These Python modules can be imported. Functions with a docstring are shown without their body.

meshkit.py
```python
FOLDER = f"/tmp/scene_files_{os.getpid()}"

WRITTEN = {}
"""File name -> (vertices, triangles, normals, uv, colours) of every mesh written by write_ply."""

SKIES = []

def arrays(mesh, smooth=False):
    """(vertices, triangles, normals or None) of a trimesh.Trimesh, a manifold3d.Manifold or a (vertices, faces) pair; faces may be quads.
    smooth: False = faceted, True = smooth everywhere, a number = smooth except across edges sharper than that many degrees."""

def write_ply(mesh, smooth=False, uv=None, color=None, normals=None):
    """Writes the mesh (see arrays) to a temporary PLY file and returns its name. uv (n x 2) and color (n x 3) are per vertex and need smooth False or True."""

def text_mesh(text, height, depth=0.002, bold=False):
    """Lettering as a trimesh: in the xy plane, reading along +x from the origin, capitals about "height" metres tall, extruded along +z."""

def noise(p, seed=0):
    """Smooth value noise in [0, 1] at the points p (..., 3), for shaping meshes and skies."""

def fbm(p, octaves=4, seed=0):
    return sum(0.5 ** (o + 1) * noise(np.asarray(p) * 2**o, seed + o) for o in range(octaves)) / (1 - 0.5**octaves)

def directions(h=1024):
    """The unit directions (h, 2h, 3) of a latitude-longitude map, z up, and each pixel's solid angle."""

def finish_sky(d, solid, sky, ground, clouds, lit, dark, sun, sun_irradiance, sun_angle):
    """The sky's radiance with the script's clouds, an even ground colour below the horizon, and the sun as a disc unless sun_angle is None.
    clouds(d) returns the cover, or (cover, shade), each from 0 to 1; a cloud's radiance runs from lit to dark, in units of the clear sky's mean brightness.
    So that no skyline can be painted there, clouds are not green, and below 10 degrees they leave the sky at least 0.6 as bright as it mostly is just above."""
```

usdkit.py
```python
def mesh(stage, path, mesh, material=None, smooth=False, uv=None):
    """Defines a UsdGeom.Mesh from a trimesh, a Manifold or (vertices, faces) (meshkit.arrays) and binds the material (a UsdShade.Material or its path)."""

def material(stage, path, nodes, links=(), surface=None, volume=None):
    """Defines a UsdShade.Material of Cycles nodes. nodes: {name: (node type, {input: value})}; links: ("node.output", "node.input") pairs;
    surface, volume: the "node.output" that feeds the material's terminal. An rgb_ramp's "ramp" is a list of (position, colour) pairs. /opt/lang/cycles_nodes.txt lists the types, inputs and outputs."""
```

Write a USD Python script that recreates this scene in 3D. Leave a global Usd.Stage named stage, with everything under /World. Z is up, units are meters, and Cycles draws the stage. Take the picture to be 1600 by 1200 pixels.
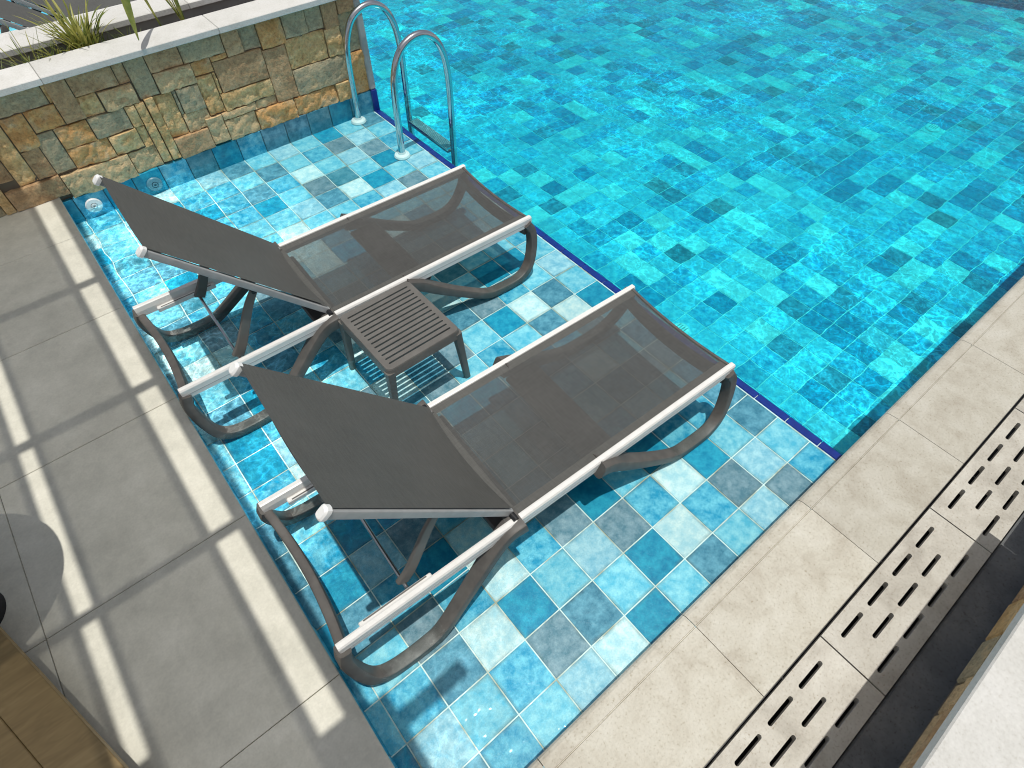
import math, random
import numpy as np
import trimesh
import manifold3d as m3
from shapely.geometry import Polygon, box as sbox
from shapely.ops import unary_union
import meshkit, usdkit
from pxr import Usd, UsdGeom, UsdLux, UsdShade, Sdf, Gf

random.seed(7)
RNG = np.random.default_rng(11)
stage = Usd.Stage.CreateInMemory()
UsdGeom.SetStageUpAxis(stage, UsdGeom.Tokens.z)
UsdGeom.SetStageMetersPerUnit(stage, 1.0)
world = UsdGeom.Xform.Define(stage, '/World')
stage.SetDefaultPrim(world.GetPrim())
UsdGeom.Scope.Define(stage, '/World/Looks')

# ------------------------------------------------------------------ camera, sky, sun
EYE = np.array([-0.78784394, -0.50232226, 1.9917123])
FWD = np.array([0.38293635, 0.46866474, -0.796061])
RIGHT = np.array([0.77273603, -0.63472449, -0.00196502])
RIGHT = RIGHT - FWD * (RIGHT @ FWD); RIGHT /= np.linalg.norm(RIGHT); FWD /= np.linalg.norm(FWD)
UP = np.cross(RIGHT, FWD)
cam = UsdGeom.Camera.Define(stage, '/World/camera')
M4 = np.eye(4); M4[0, :3] = RIGHT; M4[1, :3] = UP; M4[2, :3] = -FWD; M4[3, :3] = EYE
cam.AddTransformOp().Set(Gf.Matrix4d(*M4.ravel().tolist()))
cam.CreateHorizontalApertureAttr(36.0)
cam.CreateVerticalApertureAttr(27.0)
cam.CreateFocalLengthAttr(36.0 * 918.14 / 1600)
cam.CreateClippingRangeAttr(Gf.Vec2f(0.02, 500))
cam.CreateExposureAttr(-0.06)

SUN = np.array([0.02, -0.135, 1.0]); SUN /= np.linalg.norm(SUN)
SUN_EL = math.asin(SUN[2]); SUN_ROT = math.atan2(SUN[0], SUN[1])
SKY_STRENGTH, SUN_INTENSITY = 0.115, 0.82
usdkit.material(stage, '/World/Looks/sky', {
    'sky': ('sky_texture', {'sky_type': 'single_scattering', 'sun_disc': False, 'sun_elevation': SUN_EL, 'sun_rotation': SUN_ROT, 'altitude': 50.0, 'air_density': 1.0, 'aerosol_density': 2.5}),
    'bw': ('rgb_to_bw', {}), 'cc': ('combine_color', {}), 'mx': ('mix_color', {'fac': 0.62, 'use_clamp': False}),
    'bg': ('background_shader', {'strength': SKY_STRENGTH})}, [('sky.color', 'bw.color'), ('bw.val', 'cc.r'), ('bw.val', 'cc.g'), ('bw.val', 'cc.b'), ('sky.color', 'mx.a'), ('cc.color', 'mx.b'), ('mx.result', 'bg.color')], surface='bg.background')
dome = UsdLux.DomeLight.Define(stage, '/World/sky')
UsdShade.MaterialBindingAPI.Apply(dome.GetPrim()).Bind(UsdShade.Material.Get(stage, '/World/Looks/sky'))
dome.GetPrim().SetCustomDataByKey('kind', 'structure')
sun = UsdLux.DistantLight.Define(stage, '/World/sun')
zx = np.cross([0, 1, 0], SUN); zx /= np.linalg.norm(zx); zy = np.cross(SUN, zx)
SM = np.eye(4); SM[0, :3] = zx; SM[1, :3] = zy; SM[2, :3] = SUN
sun.AddTransformOp().Set(Gf.Matrix4d(*SM.ravel().tolist()))
sun.CreateIntensityAttr(SUN_INTENSITY); sun.CreateAngleAttr(0.5); sun.CreateNormalizeAttr(True)
sun.CreateColorAttr(Gf.Vec3f(1.0, 0.968, 0.905))

# ------------------------------------------------------------------ scene helpers
used = {}
def uniq(parent, name):
    k = (parent, name); n = used.get(k, 0); used[k] = n + 1
    return f'{parent}/{name}' if n == 0 else f'{parent}/{name}_{n:03d}'

def tag(prim, label=None, cat=None, group=None, kind=None):
    for k, v in (('label', label), ('category', cat), ('group', group), ('kind', kind)):
        if v: prim.SetCustomDataByKey(k, v)
    return prim

def thing(name, label=None, cat=None, loc=(0, 0, 0), rot=0.0, group=None, kind=None):
    x = UsdGeom.Xform.Define(stage, uniq('/World', name))
    x.AddTranslateOp().Set(Gf.Vec3d(*map(float, loc))); x.AddRotateZOp().Set(float(rot))
    tag(x.GetPrim(), label, cat, group, kind)
    return x.GetPrim()

def copy_of(src, loc, rot, label, scale=None):
    d = src.GetCustomData()
    p = thing(src.GetName().split('_0')[0], label, d['category'], loc, rot, d.get('group'))
    p.GetReferences().AddInternalReference(src.GetPath()); p.SetInstanceable(True)
    return p

def obj(name, mesh, mat, parent=None, smooth=False, **kw):
    base = '/World' if parent is None else str(parent.GetPath())
    p = usdkit.mesh(stage, uniq(base, name), mesh, mat, smooth=smooth).GetPrim()
    tag(p, **kw)
    return p

def cat(parts): return trimesh.util.concatenate(parts)

# ------------------------------------------------------------------ mesh helpers
def rbox(x0, x1, y0, y1, z0, z1, b=0.004):
    """box with chamfered edges"""
    b = min(b, (x1 - x0) * .45, (y1 - y0) * .45, (z1 - z0) * .45)
    P = []
    for sx in (0, 1):
        for sy in (0, 1):
            for sz in (0, 1):
                c = [(x0, x1)[sx], (y0, y1)[sy], (z0, z1)[sz]]; d = [(b, -b)[sx], (b, -b)[sy], (b, -b)[sz]]
                for k in range(3):
                    q = list(c)
                    for l in range(3):
                        if l != k: q[l] += d[l]
                    P.append(q)
    return trimesh.convex.convex_hull(np.array(P))

def ebox(x0, x1, y0, y1, z0, z1):
    m = trimesh.creation.box((x1 - x0, y1 - y0, z1 - z0)); m.apply_translation(((x0 + x1) / 2, (y0 + y1) / 2, (z0 + z1) / 2)); return m

def spline(P, n=8):
    P = np.array(P, float); Q = np.vstack([2 * P[0] - P[1], P, 2 * P[-1] - P[-2]]); out = []
    for i in range(1, len(Q) - 2):
        a, b, c, d = Q[i - 1:i + 3]
        for t in np.linspace(0, 1, n, endpoint=False):
            out.append(.5 * (2 * b + (c - a) * t + (2 * a - 5 * b + 4 * c - d) * t * t + (3 * b - a - 3 * c + d) * t ** 3))
    return np.vstack(out + [P[-1]])

def rrect(w, t, r=None, k=3):
    r = min(w, t) * .3 if r is None else r
    out = []
    for cx, cy, a0 in ((w / 2 - r, t / 2 - r, 0), (-w / 2 + r, t / 2 - r, 90), (-w / 2 + r, -t / 2 + r, 180), (w / 2 - r, -t / 2 + r, 270)):
        for a in np.linspace(a0, a0 + 90, k): out.append((cx + r * math.cos(math.radians(a)), cy + r * math.sin(math.radians(a))))
    return np.array(out)

def sweep(path, prof, side=(0, 1, 0), scale=None):
    """prof (k,2) = (along side, along normal); side is a reference direction."""
    path = np.array(path, float); side = np.array(side, float); n, k = len(path), len(prof)
    T = np.gradient(path, axis=0); T /= np.linalg.norm(T, axis=1, keepdims=True)
    V = []
    for i in range(n):
        s = side - T[i] * (side @ T[i]); s /= np.linalg.norm(s); nn = np.cross(s, T[i])
        sc = 1 if scale is None else scale[i]
        V.append(path[i] + sc * (prof[:, :1] * s + prof[:, 1:] * nn))
    V = np.vstack(V); F = []
    for i in range(n - 1):
        for j in range(k):
            a, b = i * k + j, i * k + (j + 1) % k
            F += [(a, b, b + k), (a, b + k, a + k)]
    c0, c1 = len(V), len(V) + 1
    V = np.vstack([V, path[0], path[-1]])
    for j in range(k):
        F.append((c0, (j + 1) % k, j)); F.append((c1, (n - 1) * k + j, (n - 1) * k + (j + 1) % k))
    m = trimesh.Trimesh(V, F, process=False); m.fix_normals(); return m

def circ(r, k=14): a = np.linspace(0, 2 * np.pi, k, endpoint=False); return np.c_[r * np.cos(a), r * np.sin(a)]

def lathe(pts, k=28):
    return trimesh.creation.revolve(np.array(pts, float), sections=k)

def grid_sheet(X, Y, Z):
    n, m = X.shape; V = np.stack([X, Y, Z], -1).reshape(-1, 3); F = []
    for i in range(n - 1):
        for j in range(m - 1):
            a = i * m + j; F += [(a, a + 1, a + m + 1), (a, a + m + 1, a + m)]
    return trimesh.Trimesh(V, F, process=False)

# ------------------------------------------------------------------ materials
def mat(name, nodes, links, surface='p.BSDF', volume=None):
    return usdkit.material(stage, '/World/Looks/' + name, nodes, links, surface=surface, volume=volume)

def simple(name, col, rough=.5, metallic=0., spec=.5, noise=None, bump=None, **kw):
    nodes = {'p': ('principled_bsdf', {'base_color': col, 'roughness': rough, 'metallic': metallic, 'specular_ior_level': spec, **kw}), 'g': ('geometry', {})}
    links = []
    if noise:
        sc, c2, lo, hi = noise
        nodes['n'] = ('noise_texture', {'scale': sc, 'detail': 6.0, 'roughness': .62})
        nodes['r'] = ('rgb_ramp', {'ramp': [(lo, col), (hi, c2)]})
        links += [('g.position', 'n.vector'), ('n.fac', 'r.fac'), ('r.color', 'p.base_color')]
    if bump:
        sc, st, di = bump
        nodes['bn'] = ('noise_texture', {'scale': sc, 'detail': 5.0, 'roughness': .6}); nodes['b'] = ('bump', {'strength': st, 'distance': di})
        links += [('g.position', 'bn.vector'), ('bn.fac', 'b.height'), ('b.normal', 'p.normal')]
    return mat(name, nodes, links)

T = 0.15
TILE = {  # (dark, light)
    'pale': ((.44, .62, .68), (.78, .80, .77)), 'aqua': ((.10, .44, .60), (.34, .65, .73)), 'cyan': ((.010, .28, .47), (.19, .54, .67)),
    'blue': ((.002, .215, .37), (.026, .36, .51)), 'grey': ((.10, .195, .25), (.285, .35, .40)), 'steel': ((.05, .19, .28), (.17, .38, .49)),
    'lilac': ((.21, .45, .58), (.50, .67, .73)), 'teal': ((.03, .18, .25), (.13, .31, .38))}
TM = {}
def mth(t, **k): return ('math', {'math_type': t, **k})
for nm, (d, l) in TILE.items():
    TM[nm] = mat('tile_' + nm, {
        'g': ('geometry', {}), 'oi': ('object_info', {}), 'cx': ('combine_xyz', {}), 'ad': ('vector_math', {'math_type': 'add'}), 'mul': mth('multiply', value2=37.0),
        'n': ('noise_texture', {'scale': 24.0, 'detail': 8.0, 'roughness': .72}), 'r': ('rgb_ramp', {'ramp': [(.38, d), (.50, tuple((np.array(d) + l) / 2)), (.61, l)]}),
        'n2': ('noise_texture', {'scale': 240.0, 'detail': 3.0, 'roughness': .7}), 'r2': ('rgb_ramp', {'ramp': [(.3, (.84, .84, .84)), (.7, (1.06, 1.06, 1.06))]}),
        'mx': ('mix_color', {'blend_type': 'multiply', 'fac': 1.0, 'use_clamp': False}), 'mr': ('map_range', {'from_min': 0., 'from_max': 1., 'to_min': .90, 'to_max': 1.10}), 'hs': ('hsv', {}),
        # mineral scale along the edges of some tiles of the shallow shelf
        'sp': ('separate_xyz', {}), 'fx': mth('divide', value2=T), 'fx2': mth('fraction'), 'fx3': mth('subtract', value2=.5), 'fx4': mth('absolute'), 'fy': mth('divide', value2=T), 'fy2': mth('fraction'), 'fy3': mth('subtract', value2=.5), 'fy4': mth('absolute'), 'fm': mth('maximum'),
        'er': ('map_range', {'from_min': .41, 'from_max': .50, 'to_min': 0., 'to_max': 1., 'clamp': True}), 'zz': mth('greater_than', value2=-.2), 'e1': mth('multiply'), 'e2': mth('multiply'), 'e3': ('map_range', {'from_min': .40, 'from_max': .62, 'to_min': 0., 'to_max': .62, 'clamp': True}), 'n3': ('noise_texture', {'scale': 7.0, 'detail': 4.0}),
        'em': ('mix_color', {'b': (.085, .105, .095)}), 'p': ('principled_bsdf', {'roughness': .42, 'specular_ior_level': .22})},
        [('oi.random', 'mul.value1'), ('mul.value', 'cx.z'), ('g.position', 'ad.vector1'), ('cx.vector', 'ad.vector2'), ('ad.vector', 'n.vector'), ('n.fac', 'r.fac'), ('g.position', 'n2.vector'), ('n2.fac', 'r2.fac'),
         ('r.color', 'mx.a'), ('r2.color', 'mx.b'), ('oi.random', 'mr.value'), ('mr.result', 'hs.value'), ('mx.result', 'hs.color'),
         ('g.position', 'sp.vector'), ('sp.x', 'fx.value1'), ('fx.value', 'fx2.value1'), ('fx2.value', 'fx3.value1'), ('fx3.value', 'fx4.value1'), ('sp.y', 'fy.value1'), ('fy.value', 'fy2.value1'), ('fy2.value', 'fy3.value1'), ('fy3.value', 'fy4.value1'),
         ('fx4.value', 'fm.value1'), ('fy4.value', 'fm.value2'), ('fm.value', 'er.value'), ('sp.z', 'zz.value1'), ('ad.vector', 'n3.vector'), ('n3.fac', 'e3.value'), ('er.result', 'e1.value1'), ('zz.value', 'e1.value2'), ('e1.value', 'e2.value1'), ('e3.result', 'e2.value2'),
         ('e2.value', 'em.fac'), ('hs.color', 'em.a'), ('em.result', 'p.base_color')])
GROUT = simple('grout', (.78, .78, .74), .8, noise=(5.5, (.46, .38, .27), .47, .60))
GROUT_DEEP = simple('grout_deep', (.60, .68, .66), .8)
NAVY = simple('navy_tile', (.008, .018, .18), .3, noise=(14., (.012, .03, .26), .4, .7))
WALLTILE = TM

def water_material():
    n = {'g': ('geometry', {}), 'sep': ('separate_xyz', {}),
         # surface relief: small wind ripples, slow swell, and the choppy patch over the jets
         'w1': ('noise_texture', {'scale': 9.0, 'detail': 4.0, 'roughness': .55, 'distortion': .8}), 'w2': ('noise_texture', {'scale': 38.0, 'detail': 3.0, 'roughness': .5, 'distortion': .5}),
         'ws': ('math', {'math_type': 'multiply_add', 'value2': .25}), 'bp': ('bump', {'strength': .35, 'distance': .018}),
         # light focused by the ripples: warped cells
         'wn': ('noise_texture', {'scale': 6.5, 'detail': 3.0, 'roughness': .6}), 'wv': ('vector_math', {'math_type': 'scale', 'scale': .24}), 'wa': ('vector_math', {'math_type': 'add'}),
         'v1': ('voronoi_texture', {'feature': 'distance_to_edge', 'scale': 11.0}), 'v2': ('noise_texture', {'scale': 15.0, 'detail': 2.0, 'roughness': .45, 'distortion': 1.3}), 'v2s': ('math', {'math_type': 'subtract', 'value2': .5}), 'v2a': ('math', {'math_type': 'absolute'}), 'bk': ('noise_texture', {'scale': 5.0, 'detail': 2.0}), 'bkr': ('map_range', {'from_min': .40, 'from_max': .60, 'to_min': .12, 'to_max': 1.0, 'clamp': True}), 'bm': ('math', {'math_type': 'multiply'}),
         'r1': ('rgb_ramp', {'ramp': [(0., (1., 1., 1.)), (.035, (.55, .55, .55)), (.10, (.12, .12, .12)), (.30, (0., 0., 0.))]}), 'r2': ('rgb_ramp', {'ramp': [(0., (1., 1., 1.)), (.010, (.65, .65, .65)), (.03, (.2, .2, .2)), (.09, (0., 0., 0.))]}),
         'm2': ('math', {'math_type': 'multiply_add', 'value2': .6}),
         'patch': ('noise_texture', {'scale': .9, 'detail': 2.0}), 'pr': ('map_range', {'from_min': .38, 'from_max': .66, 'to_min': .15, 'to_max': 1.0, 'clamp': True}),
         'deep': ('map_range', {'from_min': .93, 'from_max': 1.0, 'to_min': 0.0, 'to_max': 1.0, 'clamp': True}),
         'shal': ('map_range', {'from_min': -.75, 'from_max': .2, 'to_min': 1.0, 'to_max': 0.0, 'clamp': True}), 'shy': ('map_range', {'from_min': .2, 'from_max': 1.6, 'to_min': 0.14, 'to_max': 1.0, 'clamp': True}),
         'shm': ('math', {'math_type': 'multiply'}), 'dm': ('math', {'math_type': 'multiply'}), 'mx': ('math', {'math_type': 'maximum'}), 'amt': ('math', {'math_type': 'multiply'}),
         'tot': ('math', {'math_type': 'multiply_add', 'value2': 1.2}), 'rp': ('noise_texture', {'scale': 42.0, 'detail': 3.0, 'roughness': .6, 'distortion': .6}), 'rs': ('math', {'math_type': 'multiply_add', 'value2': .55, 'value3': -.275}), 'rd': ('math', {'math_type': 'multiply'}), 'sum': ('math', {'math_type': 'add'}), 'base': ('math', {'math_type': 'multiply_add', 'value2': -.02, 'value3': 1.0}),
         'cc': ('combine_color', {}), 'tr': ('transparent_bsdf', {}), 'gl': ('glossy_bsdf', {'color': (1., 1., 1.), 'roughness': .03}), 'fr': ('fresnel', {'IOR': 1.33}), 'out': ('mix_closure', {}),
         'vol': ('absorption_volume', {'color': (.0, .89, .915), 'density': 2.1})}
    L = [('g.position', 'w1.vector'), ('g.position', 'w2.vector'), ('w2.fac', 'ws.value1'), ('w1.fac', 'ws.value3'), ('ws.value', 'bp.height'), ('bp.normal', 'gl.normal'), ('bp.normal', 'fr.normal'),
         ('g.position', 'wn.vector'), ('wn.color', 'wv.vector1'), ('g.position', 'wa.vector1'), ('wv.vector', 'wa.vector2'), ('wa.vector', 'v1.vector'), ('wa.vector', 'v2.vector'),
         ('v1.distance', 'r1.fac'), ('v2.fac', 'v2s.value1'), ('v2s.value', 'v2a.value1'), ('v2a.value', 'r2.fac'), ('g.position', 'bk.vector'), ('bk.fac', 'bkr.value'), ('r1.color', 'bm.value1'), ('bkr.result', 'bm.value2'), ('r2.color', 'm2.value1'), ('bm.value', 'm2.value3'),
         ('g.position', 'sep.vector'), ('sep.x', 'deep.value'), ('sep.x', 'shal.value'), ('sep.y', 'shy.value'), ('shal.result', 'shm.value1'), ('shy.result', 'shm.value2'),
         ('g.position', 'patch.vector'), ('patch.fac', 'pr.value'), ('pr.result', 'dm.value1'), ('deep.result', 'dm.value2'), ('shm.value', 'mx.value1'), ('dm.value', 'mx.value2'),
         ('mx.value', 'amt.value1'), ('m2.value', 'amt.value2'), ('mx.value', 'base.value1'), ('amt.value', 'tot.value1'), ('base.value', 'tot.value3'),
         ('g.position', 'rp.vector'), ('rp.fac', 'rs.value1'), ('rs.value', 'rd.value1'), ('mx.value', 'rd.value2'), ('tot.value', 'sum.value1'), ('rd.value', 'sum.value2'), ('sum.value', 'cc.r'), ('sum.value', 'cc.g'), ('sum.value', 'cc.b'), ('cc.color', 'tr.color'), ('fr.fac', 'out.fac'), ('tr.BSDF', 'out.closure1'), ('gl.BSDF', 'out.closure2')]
    return mat('water', n, L, surface='out.closure', volume='vol.volume')
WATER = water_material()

DECK = mat('deck_porcelain', {'g': ('geometry', {}), 'oi': ('object_info', {}), 'n': ('noise_texture', {'scale': 7.0, 'detail': 10.0, 'roughness': .74}), 'r': ('rgb_ramp', {'ramp': [(.30, (.50, .485, .41)), (.50, (.60, .58, .49)), (.70, (.69, .665, .57))]}),
    'n2': ('noise_texture', {'scale': 160.0, 'detail': 2.0}), 'r2': ('rgb_ramp', {'ramp': [(.3, (.95, .95, .95)), (.7, (1.04, 1.04, 1.04))]}), 'mx': ('mix_color', {'blend_type': 'multiply', 'fac': 1.0, 'use_clamp': False}),
    'mr': ('map_range', {'from_min': 0., 'from_max': 1., 'to_min': .95, 'to_max': 1.05}), 'hs': ('hsv', {}), 'b': ('bump', {'strength': .25, 'distance': .002}), 'p': ('principled_bsdf', {'roughness': .62, 'specular_ior_level': .35})},
    [('g.position', 'n.vector'), ('g.position', 'n2.vector'), ('n.fac', 'r.fac'), ('n2.fac', 'r2.fac'), ('r.color', 'mx.a'), ('r2.color', 'mx.b'), ('oi.random', 'mr.value'), ('mr.result', 'hs.value'), ('mx.result', 'hs.color'), ('hs.color', 'p.base_color'), ('n2.fac', 'b.height'), ('b.normal', 'p.normal')])
def stone_like(name, a, b, c, sc=6., speck=(.55, .5, .42), rough=.75, relief=.3):
    return mat(name, {'g': ('geometry', {}), 'oi': ('object_info', {}), 'n': ('noise_texture', {'scale': sc, 'detail': 8.0, 'roughness': .65, 'distortion': .4}), 'r': ('rgb_ramp', {'ramp': [(.30, a), (.5, b), (.70, c)]}),
        'n2': ('noise_texture', {'scale': 120.0, 'detail': 4.0, 'roughness': .7}), 'r2': ('rgb_ramp', {'ramp': [(.28, speck), (.42, (.95, .95, .95)), (.7, (1.06, 1.06, 1.06))]}), 'mx': ('mix_color', {'blend_type': 'multiply', 'fac': 1.0, 'use_clamp': False}),
        'mr': ('map_range', {'from_min': 0., 'from_max': 1., 'to_min': .9, 'to_max': 1.1}), 'hs': ('hsv', {}), 'b': ('bump', {'strength': relief, 'distance': .004}), 'p': ('principled_bsdf', {'roughness': rough, 'specular_ior_level': .3})},
        [('g.position', 'n.vector'), ('g.position', 'n2.vector'), ('n.fac', 'r.fac'), ('n2.fac', 'r2.fac'), ('r.color', 'mx.a'), ('r2.color', 'mx.b'), ('oi.random', 'mr.value'), ('mr.result', 'hs.value'), ('mx.result', 'hs.color'), ('hs.color', 'p.base_color'), ('n2.fac', 'b.height'), ('b.normal', 'p.normal')])
COPING = stone_like('sandstone_coping', (.40, .365, .30), (.50, .475, .405), (.56, .54, .475), 9.0, (.62, .57, .48))
GRATE = stone_like('grate_stone', (.35, .325, .28), (.47, .445, .39), (.55, .53, .475), 7.0, (.60, .52, .42))
WHITESTONE = stone_like('white_capstone', (.55, .54, .50), (.63, .62, .585), (.68, .67, .645), 5.0, (.82, .80, .76), relief=.15)
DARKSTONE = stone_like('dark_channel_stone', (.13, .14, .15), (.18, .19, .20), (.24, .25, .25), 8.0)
def slate(name, a, b, c):
    return mat(name, {'g': ('geometry', {}), 'oi': ('object_info', {}), 'mul': ('math', {'math_type': 'multiply', 'value2': 91.0}), 'cx': ('combine_xyz', {}), 'ad': ('vector_math', {'math_type': 'add'}),
        'n': ('noise_texture', {'scale': 9., 'detail': 8.0, 'roughness': .66, 'distortion': 1.1}), 'r': ('rgb_ramp', {'ramp': [(.30, a), (.50, b), (.68, c)]}),
        'n2': ('noise_texture', {'scale': 75.0, 'detail': 6.0, 'roughness': .72}), 'r2': ('rgb_ramp', {'ramp': [(.25, (.45, .43, .40)), (.5, (.95, .95, .95)), (.75, (1.25, 1.2, 1.1))]}), 'mx': ('mix_color', {'blend_type': 'multiply', 'fac': .9, 'use_clamp': False}),
        'b': ('bump', {'strength': .9, 'distance': .012}), 'p': ('principled_bsdf', {'roughness': .72, 'specular_ior_level': .3})},
        [('oi.random', 'mul.value1'), ('mul.value', 'cx.x'), ('g.position', 'ad.vector1'), ('cx.vector', 'ad.vector2'), ('ad.vector', 'n.vector'), ('ad.vector', 'n2.vector'), ('n.fac', 'r.fac'), ('n2.fac', 'r2.fac'), ('r.color', 'mx.a'), ('r2.color', 'mx.b'), ('mx.result', 'p.base_color'), ('n2.fac', 'b.height'), ('b.normal', 'p.normal')])
SL = {'g': slate('slate_greygreen', (0.308, 0.268, 0.180), (0.467, 0.407, 0.266), (0.593, 0.449, 0.257)), 'y': slate('slate_gold', (0.502, 0.310, 0.123), (0.707, 0.487, 0.228), (0.750, 0.578, 0.323)),
      'r': slate('slate_brown', (0.342, 0.214, 0.114), (0.536, 0.353, 0.190), (0.616, 0.449, 0.266)), 't': slate('slate_tan', (0.502, 0.374, 0.209), (0.684, 0.514, 0.294), (0.707, 0.492, 0.257)), 'o': slate('slate_rust', (0.593, 0.278, 0.085), (0.707, 0.417, 0.171), (0.616, 0.471, 0.285))}
MORTAR = simple('mortar', (.15, .125, .09), .9)
CONCRETE = simple('concrete', (.36, .35, .33), .85, noise=(8., (.45, .44, .41), .35, .7))
TRIM = simple('grey_trim', (.33, .33, .32), .7, noise=(20., (.42, .41, .39), .4, .7))
SOIL = simple('soil', (.035, .022, .014), .95, noise=(40., (.13, .07, .035), .45, .75), bump=(60., .8, .01))
ALU = simple('powdercoat_white', (.70, .69, .66), .38, noise=(30., (.76, .75, .72), .4, .7))
ALUGREY = simple('anodised_grey', (.31, .32, .32), .4, noise=(25., (.37, .38, .38), .4, .7))
RESIN = simple('taupe_resin', (.076, .070, .064), .52, noise=(18., (.112, .104, .094), .4, .7), bump=(420., .12, .0008))
RESIN_DARK = simple('table_resin', (.112, .106, .096), .5, noise=(16., (.140, .133, .121), .35, .7), bump=(380., .10, .0008))
STEEL = simple('polished_steel', (.66, .66, .66), .13, metallic=1., noise=(14., (.58, .59, .60), .4, .7))
WHITEPLASTIC = simple('white_plastic', (.78, .78, .76), .35)
STICKER = simple('sticker', (.72, .72, .70), .5)
BLACKSTEEL = simple('black_steel', (.012, .012, .013), .45)
WOOD = mat('honey_wood', {'g': ('geometry', {}), 'mp': ('mapping', {'scale': (9., 42., 42.), 'rotation': (0., 0., .0)}), 'n': ('noise_texture', {'scale': 1., 'detail': 6., 'roughness': .6, 'distortion': .5}), 'r': ('rgb_ramp', {'ramp': [(.3, (.20, .135, .055)), (.55, (.26, .18, .075)), (.75, (.31, .22, .10))]}), 'p': ('principled_bsdf', {'roughness': .5})},
    [('g.position', 'mp.vector'), ('mp.vector', 'n.vector'), ('n.fac', 'r.fac'), ('r.color', 'p.base_color')])
TIMBER = simple('pergola_timber', (.30, .23, .16), .7, noise=(12., (.38, .30, .21), .4, .7))
LEAF = mat('leaf_green', {'g': ('geometry', {}), 'oi': ('object_info', {}), 'n': ('noise_texture', {'scale': 22., 'detail': 3.}), 'ad': ('math', {'math_type': 'multiply_add', 'value2': .5}), 'r': ('rgb_ramp', {'ramp': [(.2, (.06, .11, .025)), (.55, (.17, .22, .045)), (.95, (.42, .40, .10))]}), 'd': ('principled_bsdf', {'roughness': .45}), 't': ('translucent_bsdf', {}), 'm': ('mix_closure', {'fac': .35})},
    [('g.position', 'n.vector'), ('oi.random', 'ad.value1'), ('n.fac', 'ad.value3'), ('ad.value', 'r.fac'), ('r.color', 'd.base_color'), ('r.color', 't.color'), ('d.BSDF', 'm.closure1'), ('t.BSDF', 'm.closure2')], surface='m.closure')
def weave(name, a, b, clear):
    n = {'g': ('geometry', {}), 'm1': ('mapping', {'scale': (26., 330., 330.)}), 'n1': ('noise_texture', {'scale': 1., 'detail': 2.}), 'm2': ('mapping', {'scale': (330., 26., 90.)}), 'n2': ('noise_texture', {'scale': 1., 'detail': 2.}), 'n3': ('noise_texture', {'scale': 6., 'detail': 4.}),
         'a1': ('math', {'math_type': 'add'}), 'a2': ('math', {'math_type': 'multiply_add', 'value2': .34}), 'r': ('rgb_ramp', {'ramp': [(.50, a), (.86, b)]}), 'd': ('principled_bsdf', {'roughness': .62, 'specular_ior_level': .3})}
    L = [('g.position', 'm1.vector'), ('g.position', 'm2.vector'), ('m1.vector', 'n1.vector'), ('m2.vector', 'n2.vector'), ('g.position', 'n3.vector'), ('n1.fac', 'a1.value1'), ('n2.fac', 'a1.value2'), ('a1.value', 'a2.value1'), ('n3.fac', 'ms.value1'), ('ms.value', 'a2.value3'), ('a2.value', 'r.fac'), ('r.color', 'd.base_color')]
    n['ms'] = ('math', {'math_type': 'multiply_add', 'value2': .22, 'value3': .22})
    if not clear: return mat(name, n, L, surface='d.BSDF')
    n['t'] = ('transparent_bsdf', {'color': (1., 1., 1.)}); n['m'] = ('mix_closure', {'fac': clear})
    return mat(name, n, L + [('d.BSDF', 'm.closure1'), ('t.BSDF', 'm.closure2')], surface='m.closure')
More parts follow.
